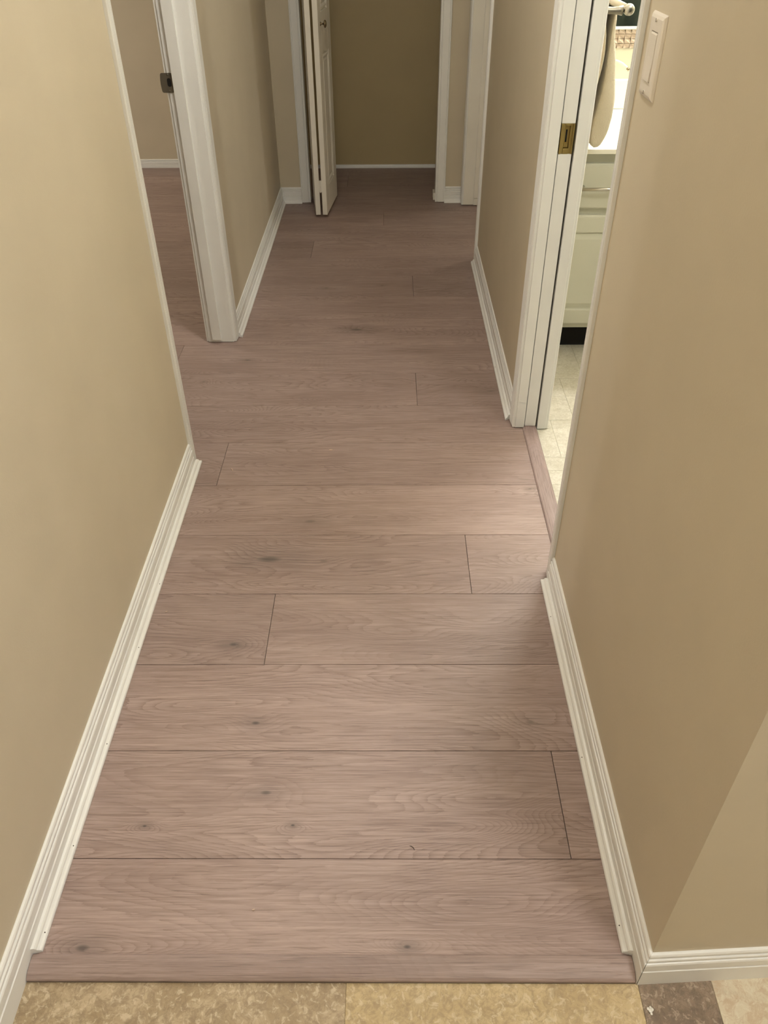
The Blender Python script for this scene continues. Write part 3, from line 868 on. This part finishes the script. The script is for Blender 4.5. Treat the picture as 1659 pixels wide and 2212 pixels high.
for r in (rows[0], rows[-1]):
    m_ = 10 + 9 + 10
    for i in range(m_ - 1):
        try: bm.faces.new((r[i], r[i + 1], r[n_ - 2 - i], r[n_ - 1 - i]))
        except Exception: pass
tw = mesh_obj('hand_towel', bm, M_TOWEL, smooth=True)
tag(tw, 'cream terry towel hanging folded over the chrome bar', 'towel')
mo = tw.modifiers.new('sub', 'SUBSURF'); mo.levels = 1; mo.render_levels = 1
tx = bpy.data.textures.new('towel_ruffle', 'CLOUDS'); tx.noise_scale = .05
dm = tw.modifiers.new('ruffle', 'DISPLACE'); dm.texture = tx; dm.strength = .006; dm.mid_level = .5

# shower curtain at the far side of the bathroom (seen in the mirror)
bm = bmesh.new()
N = 90
for k in range(N + 1):
    x = .62 + 1.4 * k / N
    y = .88 + .022 * math.sin(k * .9) + .01 * math.sin(k * .37)
    for t in (0, .003):
        bm.verts.new((x, y + t, .12)); bm.verts.new((x, y + t, 2.0))
bm.verts.ensure_lookup_table()
for k in range(N):
    a = bm.verts[4 * k:4 * k + 4]; b = bm.verts[4 * k + 4:4 * k + 8]
    bm.faces.new((a[0], b[0], b[1], a[1])); bm.faces.new((a[2], a[3], b[3], b[2]))
    bm.faces.new((a[1], b[1], b[3], a[3])); bm.faces.new((a[0], a[2], b[2], b[0]))
sc_ = empty('shower_curtain', (1.32, .88, .12)); tag(sc_, 'dark green shower curtain reflected in the bathroom mirror', 'curtain')
mesh_obj('cloth', bm, M_CURTAIN, sc_, True)
mesh_obj('rod', tube(bmesh.new(), [(XRB + .001, .885, 2.01), (2.099, .885, 2.01)], .012, 12), M_CHROME, sc_, True)

# ------------------------------------------------------------------ bits on the floor
bm = bmesh.new()
for dx, dy, r in ((0, 0, .0035), (.003, .002, .0028), (-.003, .003, .0025), (.0005, -.004, .0022), (.001, .005, .0022)):
    bmesh.ops.create_icosphere(bm, subdivisions=1, radius=r, matrix=Matrix.Translation((.410 + dx, .483 + dy, -.0090 + r * .45)) @ Matrix.Diagonal((1, 1.1, .55, 1)))
tag(mesh_obj('paint_flake', bm, M_FLAKE), 'small crumpled white flake on the brown kitchen tile', 'debris')
for x, y, l, a, lab in ((-.548, 1.350, .007, .5, 'tiny pale wood chip near the left baseboard'), (-.186, 2.056, .012, .1, 'tiny pale wood splinter in the middle of the hallway'),
                        (-.483, 1.950, .016, 2.2, 'curled pale wood shaving beside the left doorway'), (.039, .747, .012, 2.4, 'thin dark fibre lying on the near planks'), (-.238, .635, .005, .3, 'tiny pale crumb on the plank by the reducer strip')):
    p = [(x + (t - .5) * l * math.cos(a) + .15 * l * math.sin(a) * math.sin(3.1 * t), y + (t - .5) * l * math.sin(a) - .15 * l * math.cos(a) * math.sin(3.1 * t), .0010 + .001 * math.sin(3 * t)) for t in (0, .33, .67, 1)]
    dk = 'dark' in lab
    bm = tube(bmesh.new(), p, [.0004, .0006, .0006, .0003] if dk else [.0006, .0013, .0012, .0005], 6)
    tag(mesh_obj('floor_fibre' if dk else 'wood_chip', bm, M_HOLE if dk else M_CHIP, smooth=True), lab, 'debris', None if dk else 'wood chips on the hallway planks')

# ------------------------------------------------------------------ lamps
def ceiling_lamp(spec, label):
    (x, y, z), watts, colr, r = spec
    e = empty('ceiling_lamp', (x, y, ZC)); tag(e, label, 'lamp', 'ceiling lamps')
    mesh_obj('canopy', lathe(bmesh.new(), [(0, ZC - .0005), (.09, ZC - .0005), (.088, ZC - .015), (.05, ZC - .028), (.02, z + .055), (.018, z + .03), (0, z + .03)], (x, y, 0), (0, 0, 1), 24), M_TRIM, e, True)
    bm = bmesh.new(); bmesh.ops.create_icosphere(bm, subdivisions=2, radius=r * .7, matrix=Matrix.Translation((x, y, z)))
    mesh_obj('bulb', bm, emis('warm_bulb', colr, 4.0), e, True)
    l = bpy.data.lights.new('lamp_light', 'POINT'); l.energy = watts; l.color = colr; l.shadow_soft_size = r
    lo_ = bpy.data.objects.new('lamp_light', l); lo_.location = (0, 0, z - ZC); link(lo_); lo_.parent = e
ceiling_lamp(LAMP_HALL, 'ceiling lamp over the near end of the hallway')
ceiling_lamp(LAMP_KITCHEN, 'ceiling lamp in the kitchen behind the photographer')
ceiling_lamp(LAMP_FILL, 'unseen fill lamp added in the kitchen to brighten the hallway end')
ceiling_lamp(LAMP_BATH, 'ceiling lamp in the bathroom')
ceiling_lamp(LAMP_LEFT, 'low pendant lamp in the room behind the left doorway')
ceiling_lamp(LAMP_FAR, 'low pendant lamp in the far right room')
vl = empty('vanity_light', (1.3, YBA, 2.0)); tag(vl, 'four bulb vanity light bar above the bathroom mirror', 'lamp')
part(vl, 'back_plate', M_CHROME, (.92, 1.70, YBA - .03, YBA - .0005, 1.93, 2.03))
bulb_m = emis('vanity_bulb', VANITY_COL, 6.0)
for p in VANITY_POS:
    bm = bmesh.new(); bmesh.ops.create_icosphere(bm, subdivisions=2, radius=.040, matrix=Matrix.Translation(p))
    mesh_obj('bulb', bm, bulb_m, vl, True)
    mesh_obj('socket', tube(bmesh.new(), [(p[0], p[1] + .04, p[2]), (p[0], YBA - .03, p[2])], .022, 14), M_CHROME, vl, True)
    l = bpy.data.lights.new('bulb_light', 'POINT'); l.energy = VANITY_W; l.color = VANITY_COL; l.shadow_soft_size = .05
    lo_ = bpy.data.objects.new('bulb_light', l); lo_.location = Vector(p) - Vector(vl.location); link(lo_); lo_.parent = vl
